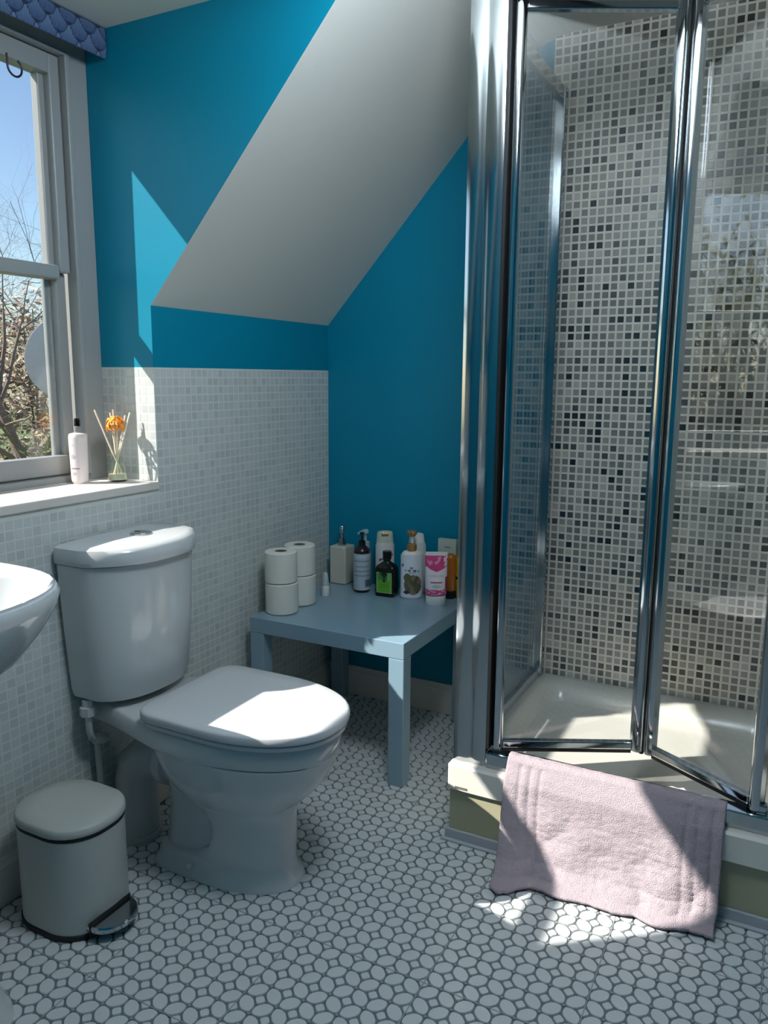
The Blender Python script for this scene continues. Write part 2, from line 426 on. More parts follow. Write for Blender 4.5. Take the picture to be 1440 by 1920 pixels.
t = MB(); t.box(Vector((XS+0.012, TY1, 0.026))-O, Vector((XS+0.030, TY0-0.006, 0.148))-O); t.box(Vector((XS+0.031, TY0-0.012, 0.0))-O, Vector((-0.02, TY0-0.03, 0.148))-O)
t.build('plinth_panel', mat('cream_plinth', (176, 172, 142), 0.35), tr)
t = MB(); t.box(Vector((XS+0.004, TY1, 0.0))-O, Vector((XS+0.012, TY0+0.004, 0.03))-O, bev=0.002); t.box(Vector((XS-0.008, TY1, 0))-O, Vector((XS+0.004, TY0+0.012, 0.006))-O, bev=0.002)
t.build('sealing_strip', mat('pale_sealant', (178, 182, 188), 0.4), tr)
t = MB(); t.box(Vector((XS+0.0105, TY0-0.022, 0.140))-O, Vector((XS+0.013, TY0-0.058, 0.147))-O); t.box(Vector((XS-0.001, TY0-0.024, 0.153))-O, Vector((XS+0.001, TY0-0.058, 0.159))-O)
t.build('maker_plate', mat('dull_plate', (120, 114, 98), 0.5), tr)

ZR, ZT = 0.217, 2.125
XP = -0.715                                # plane of the front rail
en = empty('shower_enclosure', 'chrome framed glass shower cubicle with a half open folding door', 'shower cubicle', (XP, -0.83, ZR))
E0 = local(en)
def EB(fn, name, m, parent=en, smooth=None):
    mb = MB(); fn(mb); mb.v = [tuple(Vector(p)-E0) for p in mb.v]; return mb.build(name, m, parent, smooth=smooth)
def fluted(mb, y0, y1, x0, x1, z0, z1):
    """upright profile with two convex flutes on its front"""
    w = y1-y0; pts = []
    for k in range(2):
        a = y0 + w*k/2
        for i in range(7):
            t_ = i/6; pts.append((x0 - 0.0028*math.sin(PI*t_)**0.8, a + w/2*(0.04+0.92*t_)))
    pts += [(x1, y1), (x1, y0)]
    mb.loft([[Vector((px, py, z)) for px, py in pts] for z in (z0, z1)])
EB(lambda m: fluted(m, -0.816, -0.908, XP, XP+0.045, ZR, ZT), 'corner_post', SATIN, smooth=40)
EB(lambda m: m.box((XP-0.003, -0.908, ZR+0.05), (XP+0.03, -0.915, 2.04)), 'gasket', RUBBER)
EB(lambda m: m.box((XP-0.006, -0.908, ZR), (XP+0.04, -1.60, ZR+0.042), bev=0.004), 'bottom_rail', SATIN)
EB(lambda m: m.box((XP-0.006, -0.908, 2.050), (XP+0.04, -1.60, ZT), bev=0.004), 'top_rail', SATIN)
EB(lambda m: m.box((XP-0.012, -0.908, 2.040), (XP+0.045, -1.60, 2.050)), 'top_seal', RUBBER)
EB(lambda m: fluted(m, -1.600, -1.640, XP, XP+0.045, ZR, ZT), 'corner_post', SATIN, smooth=40)
for z0, z1 in ((ZR, ZR+0.035), (2.032, 2.072)): EB(lambda m: m.box((XP+0.045, -0.826, z0), (-0.045, -0.852, z1), bev=0.003), 'side_rail', SATIN)
EB(lambda m: (m.box((-0.044, -0.822, ZR), (-0.0045, -0.858, 2.072), bev=0.005)), 'wall_channel', SATIN)
EB(lambda m: m.box((XP+0.045, -0.836, ZR+0.03), (-0.044, -0.842, 2.04)), 'side_glass', SGLASS)
# folding door
Lf, ANG = 0.338, math.radians(31.5)
ZB0, ZB1 = 0.268, 2.036
G = Vector((XP+0.014, -1.552, 0)); Fp = G + Vector((math.sin(ANG), math.cos(ANG), 0))*Lf
Ap = Vector((XP+0.018, -0.917, 0))
def leaf(p, q, name, lab, over):
    """one door leaf from p to q: its stiles, rails and glass"""
    d = (q-p); ln = d.length; ang = math.atan2(d.y, d.x)
    e = bpy.data.objects.new(name, None); COL.objects.link(e); e.parent = en; e.location = p - E0 + Vector((0, 0, 0)); e.rotation_euler = (0, 0, ang); e['label'] = lab
    def part(fn, nm, m, smooth=None):
        mb = MB(); fn(mb); mb.v = [(a, b, c_) for a, b, c_ in mb.v]; return mb.build(nm, m, e, smooth=smooth)
    z0, z1 = ZB0, ZB1
    def upright(x0, x1, rad):
        def fn(mb):
            pr = []
            for i in range(9):
                a_ = PI*i/8; pr.append((x0+(x1-x0)*i/8, -0.008-rad*math.sin(a_)))
            pr += [(x1, 0.012), (x0, 0.012)]
            mb.loft([[Vector((a_, b_, z)) for a_, b_ in pr] for z in (z0-0.004, z1+0.004)])
        return fn
    s = -1
    part(upright(0.001, 0.026, 0.006), 'stile', CHROME, 40)
    part(upright(ln-0.028, ln-0.001, 0.010), 'stile', CHROME, 40)
    part(lambda m: m.box((0.026, -0.010, z0), (ln-0.028, 0.012, z0+0.019), bev=0.003), 'door_rail', CHROME)
    part(lambda m: m.box((0.026, -0.010, z1-0.020), (ln-0.028, 0.012, z1), bev=0.003), 'door_rail', CHROME)
    part(lambda m: m.box((0.027, -0.009, z0-0.009), (ln-0.03, 0.010, z0)), 'wiper_seal', RUBBER)
    part(lambda m: m.box((0.020, -0.001, z0+0.015), (ln-0.022, 0.004, z1-0.015)), 'door_glass', SGLASS)
    return e
leaf(Ap - Vector((0, 0, ZR)) + Vector((0, 0, ZR)), Fp, 'door_leaf', 'hinged leaf of the folding door', 0)
leaf(Fp + (G-Fp).normalized()*0.012, G, 'door_leaf', 'outer leaf of the folding door, pushed back', 0)
for e in [o for o in COL.objects if o.name.startswith('door_leaf')]: e.location.z = -ZR
hg = MB()
for z in (0.33, 1.1, 1.9): hg.tube([Fp+Vector((0.004, 0, z-0.03)), Fp+Vector((0.004, 0, z+0.03))], 0.007, 10)
hg.tube([Fp+Vector((-0.004, 0, ZB0-0.012)), Fp+Vector((-0.004, 0, ZB1))], 0.006, 8, 1)
hg.v = [tuple(Vector(p)-E0) for p in hg.v]; hg.build('door_hinge', [SATIN, RUBBER], en, smooth=40)
fo = MB(); fo.box(G+Vector((-0.006, -0.012, ZB0-0.012)), G+Vector((0.016, 0.012, ZB0+0.012)), bev=0.004); fo.v = [tuple(Vector(p)-E0) for p in fo.v]
fo.build('door_guide', SATIN, en)

# ------------------------------------------------------------------ toilet
TX = -1.084
to = empty('toilet', 'white close coupled toilet with its lid closed, against the mosaic wall', 'toilet', (TX, 0, 0))
def D(u, v, z): return (u, -v, z)
def pan_ring(hw, v0, v1, z, e=2.3, n=40, back=2.0):
    """egg outline: rear at v0, front at v1"""
    out = []; c = v0 + (v1-v0)*0.42
    for k in range(n):
        a = 2*PI*k/n; x = math.cos(a); y = math.sin(a)
        ex = e if y > 0 else back+1.6
        u = hw*sup(x, 2/ex); v = c + (sup(y, 2/ex))*((v1-c) if y > 0 else (c-v0))
        out.append(D(u, v, z))
    return out
def rim_ring(g, z, v1=0.672, hw=0.176, v0=0.014, n=26):
    """outline seen from above: narrow shelf under the cistern widening into the round rim"""
    half = []
    for k in range(n+1):
        if k <= 10:
            t_ = k/10; v = v0 + (0.36-v0)*t_; sm = t_*t_*(3-2*t_); half.append((0.112+(hw-0.112)*sm, v))
        else:
            a = PI/2*(k-10)/(n-10); half.append((hw*sup(math.cos(a), 2/2.2), 0.36+(v1-0.36)*sup(math.sin(a), 2/2.2)))
    half = [(max(0, w-g), v0+g+(v-v0)*(v1-v0-2*g)/(v1-v0)) for w, v in half]
    return [Vector(D(w, v, z)) for w, v in half] + [Vector(D(-w, v, z)) for w, v in reversed(half[:-1])]
pb = MB()
pb.loft([rim_ring(.016, .345), rim_ring(.004, .349), rim_ring(0, .356), rim_ring(0, .396), rim_ring(.006, .4025)])
# bowl and front column: the rear edge follows the S line of the trapway recess
def col(hw, v0, v1, z): return pan_ring(hw, v0, v1, z, 2.25, 44, 4.0)
pb.loft([col(.112, .185, .572, 0.0), col(.110, .187, .570, .012), col(.103, .195, .556, .024), col(.100, .205, .550, .048), col(.098, .315, .548, .056), col(.098, .360, .546, .085), col(.098, .372, .545, .12), col(.099, .368, .545, .16),
         col(.104, .345, .548, .192), col(.118, .318, .572, .212), col(.138, .292, .606, .242), col(.152, .270, .632, .275), col(.162, .255, .650, .31), col(.169, .24, .664, .350)])
pan = pb.build('pan', CERAM, to, smooth=55)
tw = MB()
def limb(hw, v0, v1, z): return pan_ring(hw, v0, v1, z, 2.6, 32, 1.2)
tw.loft([limb(.088, .195, .44, .03), limb(.080, .20, .44, .07), limb(.076, .205, .44, .14), limb(.080, .205, .44, .20), limb(.088, .20, .43, .27), limb(.096, .20, .42, .35)])
tw.tube([D(0, .25, .238), D(0, .172, .238)], [.066, .060], 22); tw.tube([D(0, .200, .238), D(0, .176, .238)], [.072, .072], 22)
tw.build('trapway', CERAM, to, smooth=50)
# seat and lid
def lid_ring(g, z, n=48, hw=0.181, v0=0.228, v1=0.690):
    out = []; vc = v0 + (v1-v0)*0.42
    for k in range(n):
        a = 2*PI*k/n; x, y = math.cos(a), math.sin(a)
        if y >= 0: u = (hw-g)*sup(x, 2/2.2); v = vc + (v1-g-vc)*sup(y, 2/2.2)
        else:
            u = (hw-g-0.017*(-y)**1.2)*sup(x, 2/12.0); v = vc + (vc-v0-g)*sup(y, 2/12.0)
        out.append(D(u, v, z))
    return out
mb = MB(); mb.loft([lid_ring(.010, .4035), lid_ring(.006, .406), lid_ring(.006, .4145), lid_ring(.012, .417)]); mb.build('seat', SEATP, to, smooth=50)
mb = MB(); mb.loft([lid_ring(.006, .4185), lid_ring(.001, .421), lid_ring(0, .426), lid_ring(0, .437), lid_ring(.002, .4405), lid_ring(.007, .4425), lid_ring(.05, .4445)]); mb.build('lid', SEATP, to, smooth=60)
for u in (-0.075, 0.075):
    mb = MB(); mb.tube([D(u-0.02, 0.222, 0.418), D(u+0.02, 0.222, 0.418)], 0.013, 14); mb.build('lid_hinge', SEATP, to, smooth=40)
# cistern
CX = 0.001
def cis_ring(hw, d, z, n=30, r=0.05):
    out = [Vector(D(CX-hw, 0.012, z)), Vector(D(CX+hw, 0.012, z))]
    for k in range(n+1):
        a = k/n; x = math.cos(PI*a)
        d0 = 0.085; q = max(0, 1-abs(x)**3.2)
        out.append(Vector(D(CX+hw*x, d0+(d-d0)*(0.75*q**0.62+0.25*(1-x*x)), z)))
    return out
mb = MB(); mb.loft([cis_ring(0.140, 0.155, 0.420), cis_ring(0.152, 0.168, 0.424), cis_ring(0.159, 0.176, 0.445), cis_ring(0.171, 0.186, 0.60), cis_ring(0.180, 0.192, 0.765)]); mb.build('cistern', CERAM, to, smooth=50)
mb = MB(); mb.loft([cis_ring(0.180, 0.193, 0.766), cis_ring(0.185, 0.206, 0.769), cis_ring(0.187, 0.209, 0.779), cis_ring(0.186, 0.208, 0.797), cis_ring(0.184, 0.200, 0.807), cis_ring(0.168, 0.180, 0.812), cis_ring(0.09, 0.13, 0.8155)])
cl = mb.build('cistern_lid', CERAM, to, smooth=50)
mb = MB(); mb.lathe([(0.027, 0), (0.027, 0.004), (0.022, 0.006), (0.002, 0.0065)], 24, c=D(CX+0.010, 0.098, 0.8145)); bt = mb.build('flush_button', CHROME, cl, smooth=40)
mb = MB(); mb.box(D(CX+0.009, 0.078, 0.8205), D(CX+0.011, 0.118, 0.8216)); mb.build('button_gap', RUBBER, cl)
# pipes
PIPE = mat('white_pvc', (196, 198, 196), 0.3)
mb = MB(); mb.tube([D(-0.022, 0.075, 0.0), D(-0.022, 0.075, 0.12), D(-0.022, 0.077, 0.165), D(-0.020, 0.088, 0.205), D(-0.012, 0.112, 0.230), D(-0.004, 0.145, 0.238), D(0, 0.18, 0.236)], 0.056, 24)
mb.tube([D(-0.022, 0.075, 0.0), D(-0.022, 0.075, 0.018)], 0.061, 22)
mb.build('soil_pipe', PIPE, to, smooth=50)
mb = MB(); mb.lathe([(0.016, -0.03), (0.02, -0.028), (0.02, -0.006), (0.014, -0.004), (0.014, 0.012)], 8, c=D(-0.145, 0.05, 0.408))
mb.tube([D(-0.145, 0.05, 0.38), D(-0.145, 0.05, 0.34), D(-0.13, 0.04, 0.31), D(-0.105, 0.03, 0.29), D(-0.10, 0.028, 0.2), D(-0.10, 0.028, 0.0)], 0.0085, 10)
mb.tube([D(-0.115, 0.034, 0.30), D(-0.085, 0.034, 0.29)], 0.014, 10)
mb.build('water_pipe', PIPE, to, smooth=40)
mb = MB(); mb.lathe([(0.011, 0), (0.011, 0.012), (0.006, 0.014), (0.006, 0.03)], 6, c=D(-0.085, 0.15, 0.325)); mb.build('fixing_bolt', RUBBER, to)
mb = MB(); mb.lathe([(0.008, 0), (0.008, 0.006), (0.003, 0.009)], 12, c=D(-0.112, 0.33, 0.034)); mb.build('bolt_cap', SEATP, to, smooth=40)

# ------------------------------------------------------------------ wash basin (only its right end is in the photo)
BX = -1.762
ba = empty('washbasin', 'white pedestal washbasin cut off at the edge of the frame', 'basin', (BX, 0, 0))
def bas(hw, d, z, n=44, v0=0.012, e=2.3):
    out = []; vc = v0 + (d-v0)*0.35
    for k in range(n):
        a = 2*PI*k/n; x, y = math.cos(a), math.sin(a)
        if y >= 0: out.append(D(hw*sup(x, 2/e), vc+(d-vc)*sup(y, 2/e), z))
        else: out.append(D(hw*sup(x, 2/6.0), vc+(vc-v0)*sup(y, 2/6.0), z))
    return out
def inner(hw, v0, v1, z, n=44):
    return [D(hw*math.cos(2*PI*k/n), (v0+v1)/2+(v1-v0)/2*math.sin(2*PI*k/n), z) for k in range(n)]
mb = MB()
mb.loft([bas(0.10, 0.26, 0.64), bas(0.15, 0.33, 0.665), bas(0.205, 0.39, 0.71), bas(0.245, 0.425, 0.76), bas(0.268, 0.445, 0.80), bas(0.274, 0.450, 0.822), bas(0.268, 0.445, 0.832),
         inner(0.245, 0.13, 0.425, 0.832), inner(0.232, 0.14, 0.412, 0.822), inner(0.20, 0.165, 0.385, 0.76), inner(0.13, 0.20, 0.33, 0.715), inner(0.03, 0.255, 0.285, 0.705)])
mb.build('basin_bowl', CERAM, ba, smooth=50)
mb = MB(); mb.loft([pan_ring(0.128, 0.05, 0.345, 0.0), pan_ring(0.120, 0.05, 0.335, 0.02), pan_ring(0.08, 0.07, 0.30, 0.12), pan_ring(0.075, 0.07, 0.28, 0.4), pan_ring(0.09, 0.06, 0.285, 0.60), pan_ring(0.11, 0.05, 0.29, 0.66)])
mb.build('basin_pedestal', CERAM, ba, smooth=50)
mb = MB(); mb.lathe([(0.026, 0), (0.026, 0.006), (0.020, 0.012), (0.018, 0.09), (0.020, 0.10), (0.012, 0.11)], 20, c=D(0, 0.075, 0.8315))
mb.tube([D(0, 0.08, 0.885), D(0, 0.13, 0.91), D(0, 0.18, 0.905), D(0, 0.195, 0.885)], 0.012, 12); mb.tube([D(0, 0.075, 0.935), D(0, 0.11, 0.965)], [0.008, 0.006], 8)
mb.build('mixer_tap', CHROME, ba, smooth=40)

# ------------------------------------------------------------------ pedal bin
bi = empty('pedal_bin', 'matt grey pedal bin with a rounded lid on the floor beside the toilet', 'bin', (-1.400, -0.172, 0))
BIN = mat('matt_grey_enamel', (182, 185, 180), 0.4)
def rr(hx, hy, r, z, n=8): return rrect(-hx, hx, -hy, hy, r, z, n)
mb = MB(); mb.loft([rr(0.098, 0.116, 0.088, 0.012), rr(0.098, 0.116, 0.088, 0.232)]); mb.build('bin_body', BIN, bi, smooth=40)
mb = MB(); mb.loft([rr(0.100, 0.118, 0.090, 0.0), rr(0.101, 0.119, 0.090, 0.004), rr(0.101, 0.119, 0.090, 0.012), rr(0.097, 0.115, 0.087, 0.014)]); mb.build('base_ring', RUBBER, bi, smooth=40)
mb = MB(); mb.loft([rr(0.097, 0.115, 0.087, 0.232), rr(0.099, 0.117, 0.089, 0.233), rr(0.099, 0.117, 0.089, 0.241), rr(0.097, 0.115, 0.087, 0.244)]); mb.build('black_rim', RUBBER, bi, smooth=40)
mb = MB(); mb.loft([rr(0.100, 0.118, 0.090, 0.242), rr(0.102, 0.120, 0.092, 0.246), rr(0.100, 0.118, 0.090, 0.258), rr(0.096, 0.114, 0.086, 0.2615), rr(0.062, 0.078, 0.058, 0.264)]); mb.build('bin_lid', BIN, bi, smooth=50)
mb = MB(); pts = []
for z, g in ((0.022, 0.004), (0.026, 0.0), (0.034, 0.0), (0.038, 0.004)):
    ring = []
    for k in range(17):
        a = PI*k/16; ring.append((0.060*math.cos(a)*(1-g*10)-0.006, -0.116-(0.055-g)*math.sin(a), z))
    ring += [(-0.066+g, -0.106, z), (0.054-g, -0.106, z)]
    pts.append(ring)
mb.loft(pts); mb.build('foot_pedal', CHROME, bi, smooth=40)
mb = MB(); mb.box((-0.068, -0.1165, 0.010), (0.050, -0.1145, 0.047), bev=0.0005); mb.build('pedal_slot', RUBBER, bi)

# ------------------------------------------------------------------ side table
tx, ty = -0.564, -0.046
TBL = mat('pale_blue_lacquer', (136, 164, 180), 0.22, coat=0.15)
tb = empty('side_table', 'square pale blue side table in the corner, loaded with toiletries', 'table', (tx+0.275, ty-0.275, 0))
mb = MB(); mb.box((-0.275, -0.275, 0.40), (0.275, 0.275, 0.45), bev=0.002); mb.build('table_top', TBL, tb)
for a_, b_ in ((-1, -1), (1, -1), (1, 1), (-1, 1)):
    mb = MB(); mb.box((a_*0.275, b_*0.275, 0), (a_*0.225, b_*0.225, 0.3995), bev=0.002); mb.build('leg', TBL, tb)

# toilet rolls, two stacks of two
PAPER = mat('tissue_paper', (226, 224, 214), 0.9, bump=(300, 0.3, 0.001)); CARD = mat('cardboard_core', (120, 104, 88), 0.9)
def roll(loc, lab, k, seed):
    e = empty('toilet_roll', lab, 'toilet roll', loc, 'toilet rolls on the side table')
    r = 0.0535*k; mb = MB()
    mb.lathe([(0.020, 0.001), (r-0.003, 0.001), (r, 0.004), (r, 0.0985), (r-0.003, 0.1015), (0.020, 0.1015), (0.020, 0.001)], 40, cap0=False, cap1=False); mb.build('paper_roll', PAPER, e, smooth=40)
    mb = MB(); mb.lathe([(0.0202, 0.002), (0.0202, 0.1005), (0.0190, 0.1005), (0.0190, 0.002), (0.0202, 0.002)], 28, cap0=False, cap1=False); mb.build('core', CARD, e, smooth=40)
roll((-0.466, -0.104, 0.450), 'white toilet roll at the bottom of the front stack on the table', 1.0, 1)
roll((-0.468, -0.103, 0.5525), 'white toilet roll on top of the front stack on the table', 0.985, 2)
roll((-0.352, -0.099, 0.450), 'white toilet roll at the bottom of the rear stack on the table', 1.0, 3)
roll((-0.354, -0.100, 0.5525), 'white toilet roll on top of the rear stack on the table', 0.97, 4)

# ------------------------------------------------------------------ bottles
BROWN = mat('dark_brown_plastic', (34, 22, 22), 0.25); SILV = mat('silver_grey_label', (168, 180, 188), 0.35)
BLACKP = mat('black_plastic', (12, 13, 14), 0.2); LIMEDK = mat('dark_olive_glass', (14, 20, 12), 0.1)
WPL = mat('white_plastic', (226, 226, 222), 0.3); GOLD = mat('copper_gold', (206, 158, 104), 0.25, 0.7); GREYP = mat('grey_plastic', (140, 142, 142), 0.35)
PRINT = mat('printed_label', (255, 255, 255), 0.35, attr='print')
CREAM = mat('cream_ceramic', (206, 202, 186), 0.35)
FACE = math.atan2(CAM.y+0.3, CAM.x+0.15)      # fronts of the bottles turned to the room
def pump(mb, z, s=1.0, mi=0, yaw=0.0, collar=0.014, arm=0.032):
    mb.lathe([(collar*s, 0), (collar*s, 0.018*s), (0.006*s, 0.022*s), (0.0042*s, 0.024*s), (0.0042*s, 0.046*s)], 18, mi, c=(0, 0, z))
    mb.lathe([(0.0055*s, 0.044*s), (0.010*s, 0.046*s), (0.010*s, 0.055*s), (0.008*s, 0.058*s)], 16, mi, c=(0, 0, z))
    mb.tube([(0, 0, z+0.051*s), (arm*s*0.6*math.cos(yaw), arm*s*0.6*math.sin(yaw), z+0.052*s), (arm*s*math.cos(yaw), arm*s*math.sin(yaw), z+0.047*s)], [0.0055*s, 0.0048*s, 0.0038*s], 10, mi)
def printed(fn, w, h, curve, name, parent, base, nu=26, nv=40, off=0.0006):
    """a printed label: fine grid in the front of a bottle; curve(u) gives (x, y, normal) at -1..1"""
    mb = MB(); cols = []
    for j in range(nv+1):
        for i in range(nu+1):
            u = -1+2*i/nu; v = j/nv; p = curve(u, v); mb.v.append((p[0], p[1], base+h*v)); cols.append(fn(u, v))
    for j in range(nv):
        for i in range(nu):
            a = j*(nu+1)+i; mb.f.append((a, a+1, a+nu+2, a+nu+1)); mb.m.append(0)
    mb.c = cols; o = mb.build(name, PRINT, parent, smooth=60); return o
def ell(rx, ry, frac, off=0.0007):
    """front half of an ellipse facing local -y... the root is turned to the room"""
    def f(u, v):
        a = -PI/2 + u*frac*PI/2; return ((rx+off)*math.cos(a), (ry+off)*math.sin(a))
    return f
RZ = FACE + PI/2                               # local -y looks at the camera side
GRP = 'toiletries on the side table'
ZT_ = 0.45
# square soap dispenser
e = empty('soap_dispenser', 'square cream ceramic soap dispenser with a chrome pump in the table corner', 'soap dispenser', (-0.047, -0.086, ZT_))
mb = MB(); mb.box((-0.034, -0.034, 0.001), (0.034, 0.034, 0.142), bev=0.004); mb.build('dispenser_body', CREAM, e)
mb = MB(); mb.lathe([(0.016, 0.142), (0.016, 0.152), (0.011, 0.155), (0.011, 0.168), (0.006, 0.170), (0.006, 0.190)], 20); mb.lathe([(0.008, 0.186), (0.009, 0.188), (0.009, 0.212), (0.007, 0.215)], 18)
mb.tube([(0, 0, 0.203), (-0.03, -0.02, 0.203), (-0.034, -0.023, 0.196)], 0.0045, 10); mb.build('pump', CHROME, e, smooth=40)
# brown pump bottle
def brown_label(u, v):
    c = (176, 188, 196)
    if abs(v-0.93) < .04: c = (196, 206, 210)
    if abs(u) < .72 and (abs(v-.80) < .012 or abs(v-.74) < .008 or abs(v-.52) < .014 or abs(v-.40) < .01 or abs(v-.36) < .007): c = (110, 122, 134)
    if abs(u) < .55 and (.64 < v < .67): c = (120, 132, 142)
    if u > .25 and .08 < v < .30: c = (92, 106, 126)
    return c
e = empty('pump_bottle', 'dark brown pump bottle with a silver label next to the soap dispenser', 'bottle', (-0.122, -0.212, ZT_), None, RZ)
mb = MB(); mb.lathe([(0.027, 0.0), (0.0295, 0.003), (0.0295, 0.146), (0.027, 0.154), (0.019, 0.163), (0.013, 0.168), (0.013, 0.172)], 28); mb.build('bottle_body', BROWN, e, smooth=50)
printed(brown_label, 1, 0.132, ell(0.0295, 0.0295, 0.98), 'label', e, 0.010)
mb = MB(); pump(mb, 0.170, 0.8, 0, -PI/2, 0.016, 0.024); mb.build('pump', BLACKP, e, smooth=40)
# clear teal pump bottle behind
e = empty('pump_bottle', 'small translucent pale teal pump bottle half hidden behind the brown one', 'bottle', (-0.052, -0.188, ZT_))
mb = MB(); mb.lathe([(0.022, 0), (0.024, 0.003), (0.024, 0.12), (0.021, 0.132), (0.012, 0.140), (0.012, 0.146)], 24); mb.build('bottle_body', mat('pale_teal_plastic', (120, 160, 166), 0.2), e, smooth=50)
mb = MB(); pump(mb, 0.145, 1.15, 0, 2.8); mb.build('pump', mat('pale_plastic', (170, 190, 194), 0.3), e, smooth=40)
# black bottle with lime label
def lime(u, v):
    c = (96, 168, 44) if v < .62 else (74, 130, 58)
    if abs(u) > .86 or v < .04 or v > .96: c = (150, 190, 120)
    d = math.hypot(u*0.75, (v-.60)*1.35)
    if d < .13: c = (18, 40, 14)
    if v > .72 and (abs(u-(v-.75)*1.9) < .16 or abs(u+(v-.75)*1.9) < .16): c = (30, 62, 30)
    if v > .80 and abs(u) < .25: c = (20, 40, 20)
    if v > .62 and u > .35 and abs(u-.6) < .2: c = (130, 178, 120)
    if abs(u) < .55 and (abs(v-.40) < .018 or abs(v-.30) < .012): c = (60, 116, 28)
    return c
e = empty('square_bottle', 'dark square shouldered bottle with a lime green label', 'bottle', (-0.128, -0.316, ZT_), None, RZ-0.42)
def sqr(hx, hy, r, z): return rrect(-hx, hx, -hy, hy, r, z, 5)
mb = MB(); mb.loft([sqr(.034, .023, .006, 0), sqr(.0365, .025, .008, .003), sqr(.0365, .025, .008, .098), sqr(.033, .022, .009, .108), sqr(.020, .016, .012, .118), sqr(.0125, .0125, .012, .124), sqr(.0125, .0125, .012, .132)]); mb.build('bottle_body', LIMEDK, e, smooth=50)
mb = MB(); mb.lathe([(0.0155, .132), (0.0155, .158), (0.0145, .160)], 24); mb.build('cap', BLACKP, e, smooth=40)
printed(lime, 1, 0.074, lambda u, v: (u*0.029, -0.0256), 'label', e, 0.014)
# white bottle with a broad cap behind the lime bottle
def red_mark(u, v):
    c = (222, 222, 218)
    if abs(v-.70-.08*u) < .035 and -.1 < u < .75: c = (196, 60, 84)
    if abs(v-.66-.08*u) < .03 and -.5 < u < -.1: c = (110, 96, 110)
    if abs(u) < .6 and (abs(v-.45) < .012 or abs(v-.38) < .01): c = (160, 160, 164)
    return c
e = empty('shampoo_bottle', 'white shampoo bottle with a red mark and broad pale cap behind the lime bottle', 'bottle', (-0.052, -0.268, ZT_), None, RZ)
mb = MB(); mb.lathe([(0.030, 0), (0.033, .004), (0.0345, .06), (0.0335, .13), (0.031, .175)], 32, sx=1.0, sy=.66); mb.build('bottle_body', WPL, e, smooth=50)
mb = MB(); mb.lathe([(0.0312, .175), (0.031, .178), (0.0285, .206), (0.026, .212), (0.018, .214)], 32, sx=1.0, sy=.68); mb.build('cap', mat('pearl_green_cap', (196, 206, 190), 0.3), e, smooth=40)
mb = MB(); mb.box((-0.013, -0.0225, 0.199), (0.013, -0.017, 0.211), bev=0.002); mb.build('cap_tab', GOLD, e)
printed(red_mark, 1, 0.15, ell(0.0345, 0.0345*.66, .8, .001), 'label', e, 0.018)
# white pump bottle with gold pump and botanical picture
def botan(u, v):
    c = (222, 226, 232)
    d = ((u-.10)/.62)**2 + ((v-.30)/.235)**2
    if d < 1:
        k = noise.noise(Vector((u*3, v*7, 1.3)))
        c = (104, 96, 78) if k > .1 else ((86, 88, 56) if k > -.15 else (130, 116, 98))
    if ((u+.28)/.28)**2 + ((v-.47)/.10)**2 < 1: c = (96, 98, 58)
    if ((u+.35)/.22)**2 + ((v-.12)/.04)**2 < 1: c = (54, 50, 46)
    if abs(v-.635+.02*u) < .022 and -.5 < u < .45: c = (84, 90, 104) if int(u*14) % 4 else c
    if abs(v-.585) < .008 and -.25 < u < .3: c = (150, 156, 166)
    if abs(v-.70) < .018 and abs(u) < .1: c = (130, 150, 150)
    if math.hypot((u+.66)*.8, (v-.755)*2.0) < .075: c = (110, 70, 120)
    return c
e = empty('pump_bottle', 'white pump bottle with a copper coloured pump and a brown botanical print', 'bottle', (-0.112, -0.404, ZT_), None, RZ)
mb = MB(); mb.lathe([(0.034, 0), (0.0365, .003), (0.0375, .02), (0.037, .14), (0.035, .158), (0.028, .166), (0.015, .170)], 36, sx=1, sy=.66); mb.build('bottle_body', WPL, e, smooth=50)
mb = MB(); mb.lathe([(0.0165, .168), (0.0165, .176), (0.0175, .178), (0.0165, .190), (0.008, .196)], 24); mb.build('pump_collar', GOLD, e, smooth=40)
mb = MB(); mb.lathe([(0.0065, .194), (0.0065, .218), (0.010, .222)], 16); mb.build('pump_stem', WPL, e, smooth=40)
mb = MB(); mb.lathe([(0.010, .219), (0.0165, .226), (0.0185, .234), (0.017, .239)], 22); mb.tube([(0, 0, .230), (-.006, -.024, .231), (-.008, -.032, .226)], [.006, .005, .004], 10); mb.build('pump_head', GOLD, e, smooth=40)
printed(botan, 1, 0.150, ell(0.0375, 0.0375*.66, .92, .0012), 'label', e, 0.006, 40, 60)
# plain white bottle behind it
e = empty('lotion_bottle', 'plain white bottle with a stepped cap behind the copper pump bottle', 'bottle', (-0.046, -0.392, ZT_), None, RZ)
mb = MB(); mb.lathe([(0.030, 0), (0.033, .003), (0.0345, .05), (0.033, .175), (0.029, .186)], 30, sy=.7); mb.build('bottle_body', mat('off_white_plastic', (206, 210, 204), 0.3), e, smooth=50)
mb = MB(); mb.lathe([(0.0285, .186), (0.0275, .188), (0.0245, .214), (0.018, .217)], 30, sy=.72); mb.build('cap', WPL, e, smooth=40)
